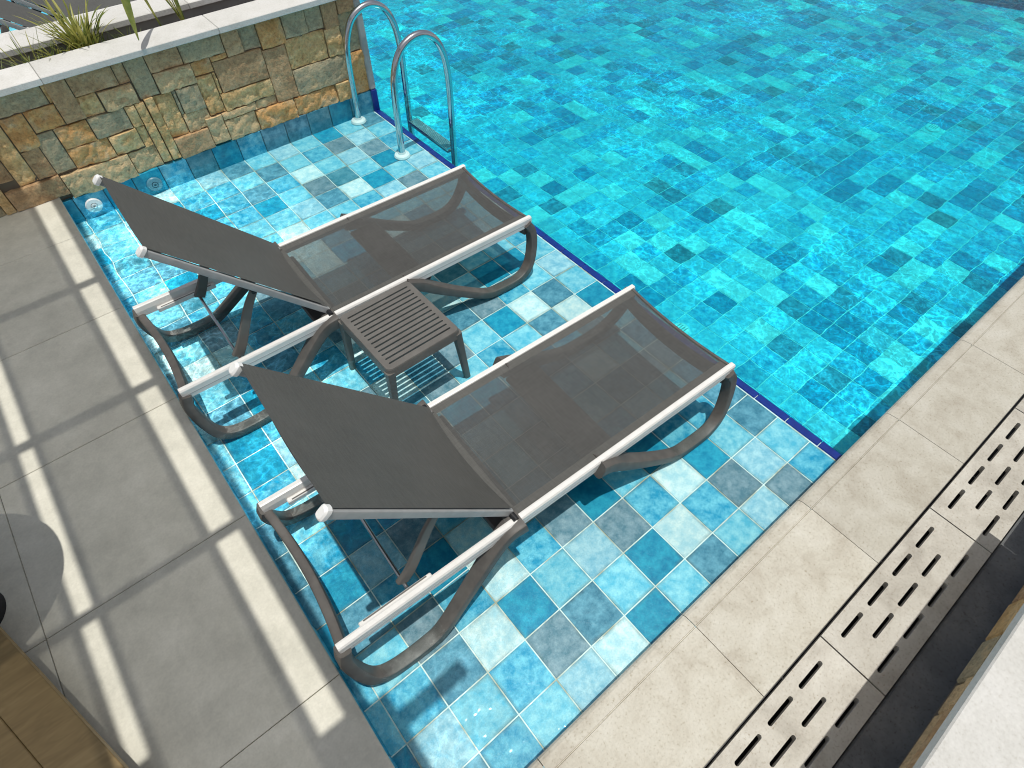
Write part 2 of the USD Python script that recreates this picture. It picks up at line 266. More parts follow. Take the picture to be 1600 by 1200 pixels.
SLING = weave('sling_mesh', (.054, .054, .051), (.094, .094, .089), .16)
SLING_BACK = weave('sling_double', (.066, .066, .060), (.110, .109, .101), 0)
CANVAS = simple('parasol_canvas', (.55, .53, .48), .8)

# ------------------------------------------------------------------ pool: floors, water
T = 0.15
WATER_Z, DECK_Z, COPE_Z, DEEP_Z = 0.062, 0.166, 0.092, -0.52
def tile_mesh(x0, x1, y0, y1, z, gap, n, warp, th=.004):
    g = gap / 2; c = .0012
    e = np.linspace(0, 1, n, endpoint=False)
    xs = [(x0, x1, y0, y0), (x1, x1, y0, y1), (x1, x0, y1, y1), (x0, x0, y1, y0)]
    cx, cy = (x0 + x1) / 2, (y0 + y1) / 2
    ring = np.vstack([np.c_[a + (b - a) * e, p + (q - p) * e] for a, b, p, q in xs])
    ctr = np.array([[cx, cy]])
    def inset(R, d):
        h = np.array([(x1 - x0) / 2, (y1 - y0) / 2]); return ctr + (R - ctr) * (h - d) / h
    A, B = inset(ring, g + c), inset(ring, g)
    w = lambda R: R + warp(R)
    A, B, C = w(A), w(B), w(ctr)
    k = len(ring)
    V = np.vstack([np.c_[C, [z]], np.c_[A, np.full(k, z)], np.c_[B, np.full(k, z - c)], np.c_[B, np.full(k, z - th)]])
    F = []
    for j in range(k):
        j2 = (j + 1) % k
        F.append((0, 1 + j, 1 + j2))
        for s in (0, 1):
            a, b = 1 + s * k + j, 1 + s * k + j2; F += [(a, a + k, b + k), (a, b + k, b)]
    return trimesh.Trimesh(V, F, process=False)

def field(R, sc, seed):
    P = np.c_[R * sc, np.full(len(R), 3.7)]
    return np.c_[meshkit.fbm(P, 3, seed) - .5, meshkit.fbm(P + 31.7, 3, seed + 9) - .5]
def warp_shelf(R):
    x, y = R[:, 0], R[:, 1]
    amp = .0012 + .024 * np.clip((-.05 - x) / .8, 0, 1) * np.clip((y - 1.0) / .8, 0, 1) + .007 * np.clip((y - 1.7) / .9, 0, 1)
    return field(R, 9., 3) * amp[:, None]
def warp_deep(R):
    calm = .45 + .55 * meshkit.noise(np.c_[R * .9, np.zeros(len(R))], 5)
    return field(R, 10., 21) * .030 * calm[:, None] + field(R, 27., 71) * .017 * calm[:, None] + field(R, 3., 51) * .02

ROWS = {  # tile colours read off the photograph; (row towards the camera, column towards the pool)
    (0, 0): 'grey', (0, 1): 'cyan', (0, -1): 'lilac', (0, -2): 'aqua', (0, -3): 'blue', (0, -4): 'pale', (0, -5): 'steel', (0, -6): 'cyan', (1, 0): 'blue', (1, 1): 'pale', (1, -1): 'aqua', (1, -2): 'steel', (1, -3): 'grey',
    (1, -4): 'cyan', (1, -5): 'aqua', (1, -6): 'lilac', (2, 0): 'aqua', (2, -1): 'blue', (2, -2): 'pale', (2, -3): 'lilac', (2, -4): 'aqua', (2, -5): 'cyan', (2, -6): 'steel', (2, 1): 'steel', (2, 2): 'aqua', (2, 3): 'lilac', (2, 4): 'grey',
    (2, 5): 'cyan', (1, 2): 'cyan', (1, 3): 'grey', (1, 4): 'lilac', (1, 5): 'aqua', (0, 2): 'pale', (0, 3): 'blue', (0, 4): 'aqua', (0, 5): 'steel', (-1, -1): 'grey', (-1, 0): 'blue', (-1, -2): 'cyan', (-1, -3): 'pale', (-1, -4): 'cyan', (-1, -5): 'grey', (-1, -6): 'aqua',
    (-7, 4): 'steel', (-7, 5): 'aqua', (-6, 5): 'blue', (-7, 3): 'pale', (-7, 2): 'blue', (-6, 4): 'pale', (-6, 3): 'steel', (-6, 2): 'aqua', (-6, 1): 'cyan', (-7, 1): 'aqua', (-8, 3): 'cyan', (-8, 2): 'grey', (-8, 4): 'aqua', (-8, 5): 'lilac', (-9, 5): 'aqua', (-8, 1): 'steel',
    (-20, 1): 'lilac', (-20, 2): 'aqua', (-20, 3): 'blue', (-20, 4): 'aqua', (-20, 5): 'steel', (-20, -1): 'steel', (-20, 0): 'aqua', (-19, -1): 'aqua', (-19, 0): 'steel', (-19, 1): 'aqua', (-19, 2): 'cyan', (-19, 3): 'grey', (-19, 4): 'lilac', (-19, 5): 'aqua',
    (-18, 0): 'cyan', (-18, 1): 'pale', (-18, 2): 'aqua', (-18, 3): 'lilac', (-18, 4): 'grey', (-18, 5): 'cyan', (-17, 1): 'grey', (-17, 0): 'aqua', (-17, 2): 'teal', (-17, 3): 'aqua', (-17, 4): 'blue', (-17, 5): 'aqua', (-16, 1): 'steel', (-16, 2): 'pale', (-16, 3): 'blue', (-16, 4): 'aqua', (-16, 5): 'lilac'}
W_SHELF = (['pale', 'aqua', 'cyan', 'blue', 'grey', 'steel', 'lilac', 'teal'], [.08, .27, .20, .13, .10, .10, .10, .02])
W_DEEP = (['pale', 'aqua', 'cyan', 'blue', 'grey', 'steel', 'lilac', 'teal'], [.13, .38, .22, .13, .01, .07, .04, .02])
pick = lambda w: str(RNG.choice(w[0], p=w[1]))
SHELF_X0, SHELF_X1, COPE_Y, WALL_Y = -0.945, 0.912, -0.42, 3.0

shelf = thing('shelf_floor', kind='structure')
obj('grout_bed', ebox(-1.05, .93, -.55, 3.05, -.12, -.0022), GROUT, shelf)
for i in range(-20, 4):
    for j in range(-7, 6):
        x0, x1, y1, y0 = j * T, (j + 1) * T, -i * T, -(i + 1) * T
        x0 = max(x0, -.985); y0 = max(y0, -.50)
        if x1 - x0 < .02 or y1 - y0 < .02: continue
        obj('tile', tile_mesh(x0, x1, y0, y1, 0.0, .0042, 3, warp_shelf), TM[ROWS.get((i, j)) or pick(W_SHELF)], shelf)
y = -.48
while y < 2.985:                                                         # navy bullnose tiles along the drop
    y1 = min(y + T, 2.985)
    P = [(.9045, -.03), (.9045, -.002), (.908, .002), (.936, .002), (.944, -.003), (.947, -.012), (.947, -.03)]
    m = trimesh.creation.extrude_polygon(Polygon(P), y1 - y - .003); m.apply_transform(np.array([[1, 0, 0, 0], [0, 0, 1, y], [0, 1, 0, 0], [0, 0, 0, 1.]])); m.fix_normals()
    obj('edge_tile', m, NAVY, shelf); y = y1
next_shelf = thing('shelf_floor', kind='structure')
obj('grout_bed', ebox(-1.05, .93, 3.53, 8.2, -.12, -.0022), GROUT, next_shelf)
ms = {}
for i in range(0, 31):
    for j in range(-7, 6):
        x0, y0 = max(j * T, -.985), 3.60 + i * T
        ms.setdefault(pick(W_SHELF), []).append(tile_mesh(x0, (j + 1) * T, y0, y0 + T, 0., .0042, 2, warp_shelf))
for k, v in ms.items(): obj('tile_field', cat(v), TM[k], next_shelf, kind='stuff')

pool = thing('pool_floor', kind='structure')
PX1, PY1 = 8.6, 11.0
obj('grout_bed', ebox(.90, PX1, -.60, PY1, DEEP_Z - .2, DEEP_Z - .003), GROUT_DEEP, pool)
cells = []
for a in range(0, 52):
    for b in range(-3, 77):
        x0, y0 = .952 + a * T, -.171 + b * T
        y0c = max(y0, -.47)
        if y0 + T - y0c < .02 or x0 + T > PX1: continue
        c = np.array([x0 + T / 2, (y0c + y0 + T) / 2, DEEP_Z]) - EYE
        d = c @ FWD; u, v = c @ RIGHT / d * 918, -(c @ UP) / d * 918
        cells.append((d if (abs(u) < 830 and abs(v) < 630) else 100 + d, x0, x0 + T, y0c, y0 + T))
cells.sort(); ms = {}
for k, (d, x0, x1, y0, y1) in enumerate(cells):
    m = tile_mesh(x0, x1, y0, y1, DEEP_Z, 0.0058, 9 if d < 4.5 else (6 if d < 6 else 4), warp_deep); c = pick(W_DEEP)
    if k < 300: obj('tile', m, TM[c], pool)
    else: ms.setdefault(c, []).append(m)
for k, v in ms.items(): obj('tile_field', cat(v), TM[k], pool, kind='stuff')

def B(x0, x1, y0, y1, z0, z1): return m3.Manifold.cube((x1 - x0, y1 - y0, z1 - z0)).translate((x0, y0, z0))
wat = B(-1.0, .93, -.50, 3.03, -.05, WATER_Z) + B(.925, PX1 + .02, -.52, PY1 + .02, DEEP_Z - .05, WATER_Z) + B(-1.0, .93, 3.50, 8.1, -.05, WATER_Z)
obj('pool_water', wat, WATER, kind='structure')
# pool walls below the water on the deep side
pw = thing('pool_wall', 'blue tiled side wall of the deep pool under the shelf edge', 'wall')
obj('wall_face', ebox(.86, .925, -.52, 8.1, DEEP_Z, -.031), TM['aqua'], pw)
pw2 = thing('pool_wall', 'blue tiled pool wall straight below the sandstone coping', 'wall')
obj('wall_face', ebox(-1.0, PX1, -.60, -.445, DEEP_Z - .1, .085), TM['cyan'], pw2)
pw3 = thing('pool_wall', 'blue tiled end wall at the far right of the pool', 'wall')
obj('wall_face', ebox(PX1, PX1 + .2, -.6, PY1, DEEP_Z, .10), TM['cyan'], pw3)
obj('cap', rbox(PX1 - .04, PX1 + .5, -.6, PY1, .10, .15), COPING, pw3)
pw4 = thing('pool_wall', 'blue tiled end wall along the far edge of the pool', 'wall')
obj('wall_face', ebox(.9, PX1, PY1, PY1 + .2, DEEP_Z, .10), TM['cyan'], pw4)
obj('cap', rbox(.9, PX1 + .5, PY1 - .04, PY1 + .5, .10, .15), COPING, pw4)

# ------------------------------------------------------------------ deck
deck = thing('deck', kind='structure')
obj('substrate', ebox(-6, -.965, -3.0, 8.2, -.2, DECK_Z - .012), CONCRETE, deck)
xs = [-.945, -1.565, -2.185, -2.805]; ys = [-.545 + .63 * k for k in range(0, 14)]
for k in range(len(xs) - 1):
    for l in range(len(ys) - 1):
        if ys[l] > 5: continue
        obj('deck_tile', rbox(xs[k + 1] + .0012, xs[k] - (.0012 if k else 0), ys[l] + .0012, ys[l + 1] - .0012, DECK_Z - .02, DECK_Z, .0018), DECK, deck)
for k in range(-4, 22):
    y0 = k * T
    if y0 > 2.9: continue
    obj('wall_tile', rbox(-.972, -.951, y0 + .002, min(y0 + T, 2.99) - .002, -.01, DECK_Z - .021, .0012), TM[pick((['blue', 'cyan', 'steel', 'aqua'], [.45, .3, .15, .1]))], deck)

# ------------------------------------------------------------------ coping, drain, parapet
cop = thing('pool_coping', kind='structure')
obj('coping_bed', ebox(-1.6, PX1, -.70, -.480, -.15, COPE_Z - .005), simple('joint_sand', (.30, .25, .18), .9), cop)
CS = (EYE[2] - COPE_Z) / (EYE[2] - .15)
xs = [-1.79, -1.225, -.64, -.055, .545, 1.115] + [1.115 + .585 * k for k in range(1, 13)]
for a, b in zip(xs[:-1], xs[1:]):
    a, b = EYE[0] + (a - EYE[0]) * CS, EYE[0] + (b - EYE[0]) * CS
    P = [(-.724, COPE_Z - .04), (-.724, COPE_Z - .002), (-.722, COPE_Z), (-.474, COPE_Z), (-.4725, COPE_Z - .005), (-.4705, COPE_Z - .005), (-.469, COPE_Z - .0006), (-.463, COPE_Z - .001), (-.436, COPE_Z - .0035), (-.427, COPE_Z - .008), (-.421, COPE_Z - .016), (-.420, COPE_Z - .026), (-.4225, COPE_Z - .04)]
    m = trimesh.creation.extrude_polygon(Polygon(P), b - a - .0022); m.apply_transform(np.array([[0, 0, 1, a], [1, 0, 0, 0], [0, 1, 0, 0], [0, 0, 0, 1.]])); m.fix_normals()
    obj('coping_stone', m, COPING, cop)
ch = thing('drain_channel', kind='structure')
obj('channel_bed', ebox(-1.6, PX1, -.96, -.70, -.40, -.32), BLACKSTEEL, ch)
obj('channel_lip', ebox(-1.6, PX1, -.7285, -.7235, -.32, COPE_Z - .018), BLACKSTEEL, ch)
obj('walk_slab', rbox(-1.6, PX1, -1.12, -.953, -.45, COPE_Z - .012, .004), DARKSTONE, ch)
slots0 = [(r, c) for r in range(3) for c in range(4 if r != 1 else 3)]
gx = EYE[0] + (.2085 - EYE[0]) * CS
for k in range(-2, 6):
    x0, x1 = gx + (.6485 * CS) * k + .0025, gx + (.6485 * CS) * (k + 1) - .0025
    poly = sbox(x0, -.945, x1, -.7335)
    holes = []
    for r, c in slots0:
        yy = (-.776, -.838, -.899)[r]; sx = x0 + (.046 if r != 1 else .118) + .149 * c + (.0 if r != 2 else -.006)
        from shapely.geometry import LineString
        holes.append(LineString([(sx + .0068, yy), (sx + .112 - .0068, yy)]).buffer(.0068, 6))
    poly = poly.difference(unary_union(holes))
    m = trimesh.creation.extrude_polygon(poly, .03); m.apply_translation((0, 0, COPE_Z - .030))
    words = {-2: 'stone drain grate mostly hidden below the left frame edge', -1: 'slotted stone drain grate lowest in the picture, cut off by its bottom edge', 0: 'slotted stone drain grate in the middle of the visible row beside the coping', 1: 'slotted stone drain grate farthest along the row at the right edge', 2: 'slotted stone drain grate just beyond the right frame edge'}
    if k in words and k != -2: obj('drain_grate', m, GRATE, label=words[k], cat='drain grate', group='slotted stone grates over the drain')
par = thing('parapet', 'low stone-clad parapet with a white cap at the bottom right', 'parapet wall')
obj('core', ebox(-1.6, .97, -1.5, -1.062, 0, .515), MORTAR, par)
xx = -1.6
pr = np.random.default_rng(5)
while xx < .96:
    zz = .13
    w = pr.uniform(.12, .26); x2 = min(xx + w, .97)
    while zz < .51:
        h = pr.uniform(.05, .13); z2 = min(zz + h, .515)
        if .515 - z2 < .03: z2 = .515
        m = rbox(xx + .002, x2 - .002, -1.075, -1.048 + pr.uniform(-.006, .010), zz + .002, z2 - .002, .006)
        obj('stone', m, SL[str(pr.choice(list('tyogr')))], par); zz = z2
    xx = x2
obj('cap_slab', rbox(-1.6, .985, -1.6, -.9525, .517, .56, .004), WHITESTONE, par)
obj('core', ebox(.9705, 3.2, -1.5, -1.062, 0, .515), MORTAR, par)
obj('cap_slab', rbox(.9865, 3.2, -1.6, -1.022, .517, .56, .004), WHITESTONE, par)

# ------------------------------------------------------------------ stone planter wall
STONES = [(-.945, -.744, .589, .691, 'g'), (-.74, -.718, .582, .685, 'y'), (-.728, -.631, .48, .683, 'r'), (-.625, -.424, .581, .681, 'r'), (-.424, -.368, .572, .681, 'r'), (-.368, -.268, .482, .681, 'g'), (-.262, -.104, .584, .681, 'r'), (-.636, -.542, .475, .577, 'y'), (-.538, -.375, .475, .572, 't'), (-.861, -.734, .479, .579, 'o'),
 (-.972, -.866, .416, .581, 'o'), (-.639, -.463, .368, .470, 'g'), (-.785, -.644, .368, .473, 'o'), (-.461, -.412, .363, .470, 'y'), (-.410, -.362, .148, .478, 'y'), (-.360, -.312, .148, .485, 'y'), (-.889, -.796, .270, .473, 'g'), (-.796, -.600, .264, .364, 'o'), (-.598, -.457, .262, .363, 'y'), (-.455, -.413, .255, .358, 'y'), (-.551, -.414, .150, .252, 't'), (-.885, -.555, .155, .259, 't'),
 (-1.06, -.976, .275, .575, 'y'), (-.973, -.893, .275, .412, 'r'), (-1.135, -.889, .165, .269, 'r'), (-1.184, -1.138, .165, .31, 'y'), (-.099, .124, .579, .671, 'g'), (.126, .217, .560, .671, 'r'), (.220, .316, .554, .671, 'g'), (.318, .464, .536, .671, 'o'), (.467, .602, .552, .671, 'g'), (.604, .701, .550, .671, 'g'), (.704, .798, .540, .671, 'r'), (.800, .915, .600, .671, 'r'), (.794, .915, .383, .597, 'g'),
 (-.266, -.073, .480, .580, 't'), (-.070, .030, .509, .576, 'o'), (.032, .306, .394, .552, 'r'), (.308, .442, .249, .534, 'r'), (.445, .688, .391, .550, 'y'), (.690, .792, .391, .545, 'y'), (.444, .792, .243, .388, 'g'), (-.078, .012, .297, .507, 'y'), (-.196, -.080, .353, .476, 'g'), (-.215, -.081, .250, .351, 't'), (.014, .306, .298, .391, 'y'), (.010, .180, .256, .295, 't'), (.182, .304, .246, .295, 't'),
 (-.118, -.022, .145, .295, 't'), (-.020, .160, .142, .253, 't'), (.162, .404, .140, .242, 'o'), (.406, .680, .136, .240, 'o'), (.682, .792, .134, .240, 'y'), (.794, .915, .134, .381, 'o'), (-.308, -.120, .148, .248, 'r'), (-.306, -.216, .252, .479, 'y'), (-.214, -.198, .353, .476, 'g'), (-1.14, -1.063, .312, .45, 'r'), (-1.06, -.975, .58, .69, 't'), (-1.14, -1.063, .455, .69, 'g'), (-1.35, -1.188, .165, .30, 'g'), (-1.35, -1.188, .305, .46, 't'), (.034, .124, .554, .577, 'o'), (.0145, .0305, .400, .504, 'y')]
def grown(st):
    st = [list(q) for q in st]
    for _ in range(34):
        for k, q in enumerate(st):
            for side, step in ((0, -.002), (1, .002), (2, -.002), (3, .002)):
                t = list(q); t[side] += step
                if t[3] > .678 or t[2] < .132 or t[1] > .902: continue
                if t[2] < .165 and t[0] < -.95: continue
                if any(t[0] < o[1] - 1e-6 and t[1] > o[0] + 1e-6 and t[2] < o[3] - 1e-6 and t[3] > o[2] + 1e-6 for l, o in enumerate(st) if l != k): continue
                q[side] = t[side]
    return st
def stone_mesh(x0, x1, z0, z1, depth, rough, seed):
    """rough cleft face: a grid pushed in and out, chipped edges"""
    nx, nz = max(3, int((x1 - x0) / .011)), max(3, int((z1 - z0) / .011))
    g = .0022; U, Wd = np.meshgrid(np.linspace(x0 + g, x1 - g, nx + 1), np.linspace(z0 + g, z1 - g, nz + 1), indexing='ij')
    P = np.stack([U * 13, Wd * 13, np.full_like(U, seed * 1.7)], -1)
    d = (meshkit.fbm(P, 4, seed) - .5) * rough + (meshkit.fbm(P * 3.6, 3, seed + 3) - .5) * rough * .75
    st = np.floor(meshkit.noise(P * np.array([.5, .9, 1]), seed + 8) * 4) / 4 - .4                      # cleft steps
    d = d + st * rough * .40
    edge = np.minimum(np.minimum(U - x0, x1 - U), np.minimum(Wd - z0, z1 - Wd))
    d = depth + d - np.clip(.006 - edge, 0, .006) * (.5 + .9 * meshkit.noise(P * 3, seed + 5))
    jit = (meshkit.noise(P * 2.3, seed + 11) - .5) * .006
    inner = (np.arange(nx + 1) > 0)[:, None] & (np.arange(nx + 1) < nx)[:, None]
    V1 = np.stack([U, WALL_Y - d, Wd + jit * (edge < .004)], -1).reshape(-1, 3)
    V2 = V1.copy(); V2[:, 1] = WALL_Y + .02
    n2 = nz + 1; idx = lambda i, j: i * n2 + j; F = []
    for i in range(nx):
        for j in range(nz):
            a, b, c, e = idx(i, j), idx(i + 1, j), idx(i + 1, j + 1), idx(i, j + 1); F += [(a, b, c), (a, c, e)]
    N = len(V1)
    loop = [idx(i, 0) for i in range(nx)] + [idx(nx, j) for j in range(nz)] + [idx(i, nz) for i in range(nx, 0, -1)] + [idx(0, j) for j in range(nz, 0, -1)]
    for a, b in zip(loop, loop[1:] + loop[:1]): F += [(a, a + N, b + N), (a, b + N, b)]
    return trimesh.Trimesh(np.vstack([V1, V2]), F, process=False)
wall = thing('stone_wall', 'planter wall of rough golden brown stones behind the loungers', 'stone wall')
obj('core', ebox(-2.4, .90, 3.014, 3.15, -.1, .679), MORTAR, wall)
sr = np.random.default_rng(3)
for k, (x0, x1, z0, z1, c) in enumerate(grown([(a, b, c, min(d, .676), e) for a, b, c, d, e in STONES])):
    flat = c in 'gr'
    obj('stone', stone_mesh(x0, x1, z0, z1, sr.uniform(-.008, .010) + (.008 if z0 < .17 else 0), .014 if flat else .030, k), SL[c], wall, smooth=35)
for k, x in enumerate(np.arange(-1.05, .9, T)):
    obj('skirting_tile', rbox(x + .0015, min(x + T, .900) - .0015, 2.992, 3.013, -.01, .134, .0012), TM[pick((['blue', 'cyan', 'steel', 'teal'], [.45, .25, .2, .1]))], wall)
obj('corner_trim', rbox(.902, .944, 2.984, 3.42, .14, .679, .006), TRIM, wall)
obj('corner_tile', rbox(.902, .946, 2.982, 3.42, -.03, .139, .006), NAVY, wall)
xs = [-2.4, -1.55, -.72, .12, .955]
for a, b in zip(xs[:-1], xs[1:]): obj('cap_slab', rbox(a + .0008, b - .0008, 2.968, 3.175, .680, .710, .003), WHITESTONE, wall)
wall2 = thing('planter_wall', 'rear planter wall with a white cap at the top left', 'planter wall')
obj('core', ebox(-2.4, .90, 3.40, 3.52, -.1, .679), CONCRETE, wall2)
for a, b in zip(xs[:-1], xs[1:]): obj('cap_slab', rbox(a + .0008, b - .0008, 3.372, 3.585, .680, .710, .003), WHITESTONE, wall2)
n = 60
X, Y = np.meshgrid(np.linspace(-2.4, .90, 160), np.linspace(3.145, 3.41, 14), indexing='ij')
obj('planter_soil', grid_sheet(X, Y, 0.60 + .04 * meshkit.fbm(np.stack([X * 20, Y * 20, 0 * X], -1), 4, 2)), SOIL, smooth=True, kind='structure')

# ------------------------------------------------------------------ plants
def blade(base, tip, width, bow=.3, fold=.25, n=9, droop=0.):
    base, tip = np.array(base, float), np.array(tip, float); d = tip - base; L = np.linalg.norm(d)
    side = np.cross(d, [0, 0, 1.]); side = side / (np.linalg.norm(side) + 1e-9) if np.linalg.norm(side) > 1e-6 else np.array([1., 0, 0])
    V = []
    for t in np.linspace(0, 1, n):
        c = base + d * t + np.array([0, 0, 1.]) * L * (bow * t * (1 - t) - droop * t ** 3)
        w = width * (.55 + .9 * t) * (1 - t ** 2.2) ** .8 / 1.1 + .0004
        V += [c - side * w / 2 + np.array([0, 0, fold * w]), c, c + side * w / 2 + np.array([0, 0, fold * w])]
    F = []
    for i in range(n - 1):
        for j in (0, 1): a = 3 * i + j; F += [(a, a + 1, a + 4), (a, a + 4, a + 3)]
    return trimesh.Trimesh(np.array(V), F, process=False)
def clump(name, label, c, count, lmin, lmax, wmin, wmax, spread, seed, lean=(0, 0)):
    r = np.random.default_rng(seed); t = thing(name, label, 'plant')
    for k in range(count):
        a = r.uniform(0, 2 * np.pi); e = r.uniform(.25, 1.0) * spread; L = r.uniform(lmin, lmax)
        b = np.array([c[0] + r.normal() * .026, np.clip(c[1] + r.normal() * .012, 3.19, 3.35), c[2]])
        d = np.array([math.cos(a) * e + lean[0], math.sin(a) * e * .8 + lean[1], 1.]); d /= np.linalg.norm(d)
        obj('leaf', blade(b, b + d * L, r.uniform(wmin, wmax), bow=r.uniform(.05, .3), droop=r.uniform(0, .25)), LEAF, t, smooth=True)
clump('spiky_plant', 'bushy spiky green plant in the planter, largest clump at top left', (-.460, 3.265, .62), 90, .16, .34, .009, .018, 1.0, 1)
clump('spiky_plant', 'low arching green plant in the planter between the largest clump and the left edge', (-.585, 3.26, .62), 26, .12, .24, .005, .010, 1.5, 12)
clump('spiky_plant', 'sparse thin-bladed plant near the left edge of the planter', (-.69, 3.265, .62), 16, .12, .26, .003, .006, 1.3, 2, (-.3, .1))
clump('spiky_plant', 'upright green plant standing alone in the planter right of the tall leaf', (.045, 3.245, .62), 8, .24, .36, .010, .016, .35, 3, (-.2, 0))
tl = thing('tall_leaf_plant', 'single broad yellow-green leaf arching over the white planter cap', 'plant')
q = spline([(-.075, 3.24, .62), (-.120, 3.17, .86), (-.165, 3.09, .985), (-.210, 3.01, .985), (-.238, 2.965, .89), (-.262, 2.935, .760)], 5); V = []
for k, p in enumerate(q):
    u = k / (len(q) - 1); w = .006 + .046 * math.sin(math.pi * min(1, u * 1.02) ** 1.7) ** .8 * (u < .999); sd = np.array([.86, .35, .0]) * w / 2
    V += [p - sd + np.array([0, .3, .3]) * w * .25, p, p + sd + np.array([0, .3, .3]) * w * .25]
F = []
for k in range(len(q) - 1):
    for l in (0, 1): a = 3 * k + l; F += [(a, a + 1, a + 4), (a, a + 4, a + 3)]
obj('leaf', trimesh.Trimesh(np.array(V), F, process=False), LEAF, tl, smooth=True)
obj('leaf', blade((-.05, 3.21, .64), (-.13, 3.20, .80), .010, bow=.2), LEAF, tl, smooth=True)
r = np.random.default_rng(9); gc = []
for k in range(150):
    x = r.choice([r.normal(-.5, .14), r.uniform(-.95, -.2)]); b = np.array([x, r.uniform(3.19, 3.36), .625]); a = r.uniform(0, 6.28); e = r.uniform(.5, 1.6)
    d = np.array([math.cos(a) * e, math.sin(a) * e, 1.]); d /= np.linalg.norm(d); gc.append(blade(b, b + d * r.uniform(.05, .12), r.uniform(.003, .007), bow=.3, n=5))
obj('ground_cover', cat(gc), LEAF, smooth=True, label='low green weeds creeping over the planter soil', cat='plants', kind='stuff')

# ------------------------------------------------------------------ pool ladder
lad = thing('pool_ladder', 'stainless steel pool ladder with two hooped handrails at the shelf edge', 'pool ladder')
for y in (2.941, 2.428):
    pts = [(.757, y, -.01), (.764, y, .18), (.772, y, .36), (.792, y, .48), (.842, y, .575), (.918, y, .62), (1.0, y, .622), (1.072, y, .575), (1.118, y, .48), (1.136, y, .34), (1.135, y, .15), (1.130, y, -.1), (1.128, y, -.45)]
    obj('handrail', sweep(spline(pts, 7), circ(.0195, 18), (0, 1, 0)), STEEL, lad, smooth=50)
    m = lathe([(0.019, 0), (.047, 0), (.049, .004), (.044, .014), (.024, .020), (.0205, .030), (.019, .030)]); m.apply_translation((.757, y, .001)); obj('flange', m, WHITEPLASTIC, lad, smooth=40)
for z in (-.115, -.36):
    t = obj('step', rbox(1.095, 1.175, 2.449, 2.920, z - .012, z + .012, .006), STEEL, lad)
    for k in range(7): obj('grip_rib', ebox(1.103 + k * .010, 1.106 + k * .010, 2.47, 2.90, z + .012, z + .0145), ALUGREY, t) if z > -.2 else None

# ------------------------------------------------------------------ pool fittings
def fitting(x, z, label, m_=None):
    m_ = m_ or WHITEPLASTIC
    t = thing('water_jet', label, 'pool jet')
    def rot(m, y): m.apply_transform(trimesh.transformations.rotation_matrix(math.pi / 2, (1, 0, 0))); m.apply_translation((x, y, z)); return m
    obj('flange', rot(lathe([(.0, .0), (.040, .0), (.041, .004), (.036, .010), (.018, .012), (.016, .006), (0, .006)]), 2.9915), m_, t, smooth=35)
    obj('nozzle', rot(lathe([(.006, .006), (.015, .006), (.013, .013), (.007, .014), (.006, .008)]), 2.9915), m_, t, smooth=35)
fitting(-.828, .066, 'white round water jet in the wall tiles beside the deck corner')
fitting(-.508, .058, 'faint blue-grey round water jet in the wall tiles behind the raised lounger backrest', simple('blue_plastic', (.10, .25, .32), .35))
def inlet(x, y, label):
    t = thing('floor_inlet', label, 'pool inlet', (x, y, DEEP_Z + .001))
    obj('cover', lathe([(0, 0), (.056, 0), (.056, .006), (.046, .014), (0, .016)]), WHITEPLASTIC, t, smooth=35)
    for k in range(4): m = ebox(-.03, .03, -.0025, .0025, .015, .0175); m.apply_translation((0, -.024 + .016 * k, 0)); obj('slot', m, ALUGREY, t)
def deepxy(px, py):
    d = RIGHT * (px - 800) / 918.14 - UP * (py - 600) / 918.14 + FWD; t = (DEEP_Z - EYE[2]) / d[2]; return (EYE + d * t)[:2]
inlet(1.524, 3.56, 'white round inlet on the pool floor beyond the ladder')
inlet(4.645, .82, 'white round inlet on the pool floor at the far right')
inlet(1.415, .66, 'white round inlet on the pool floor beside the front lounger')

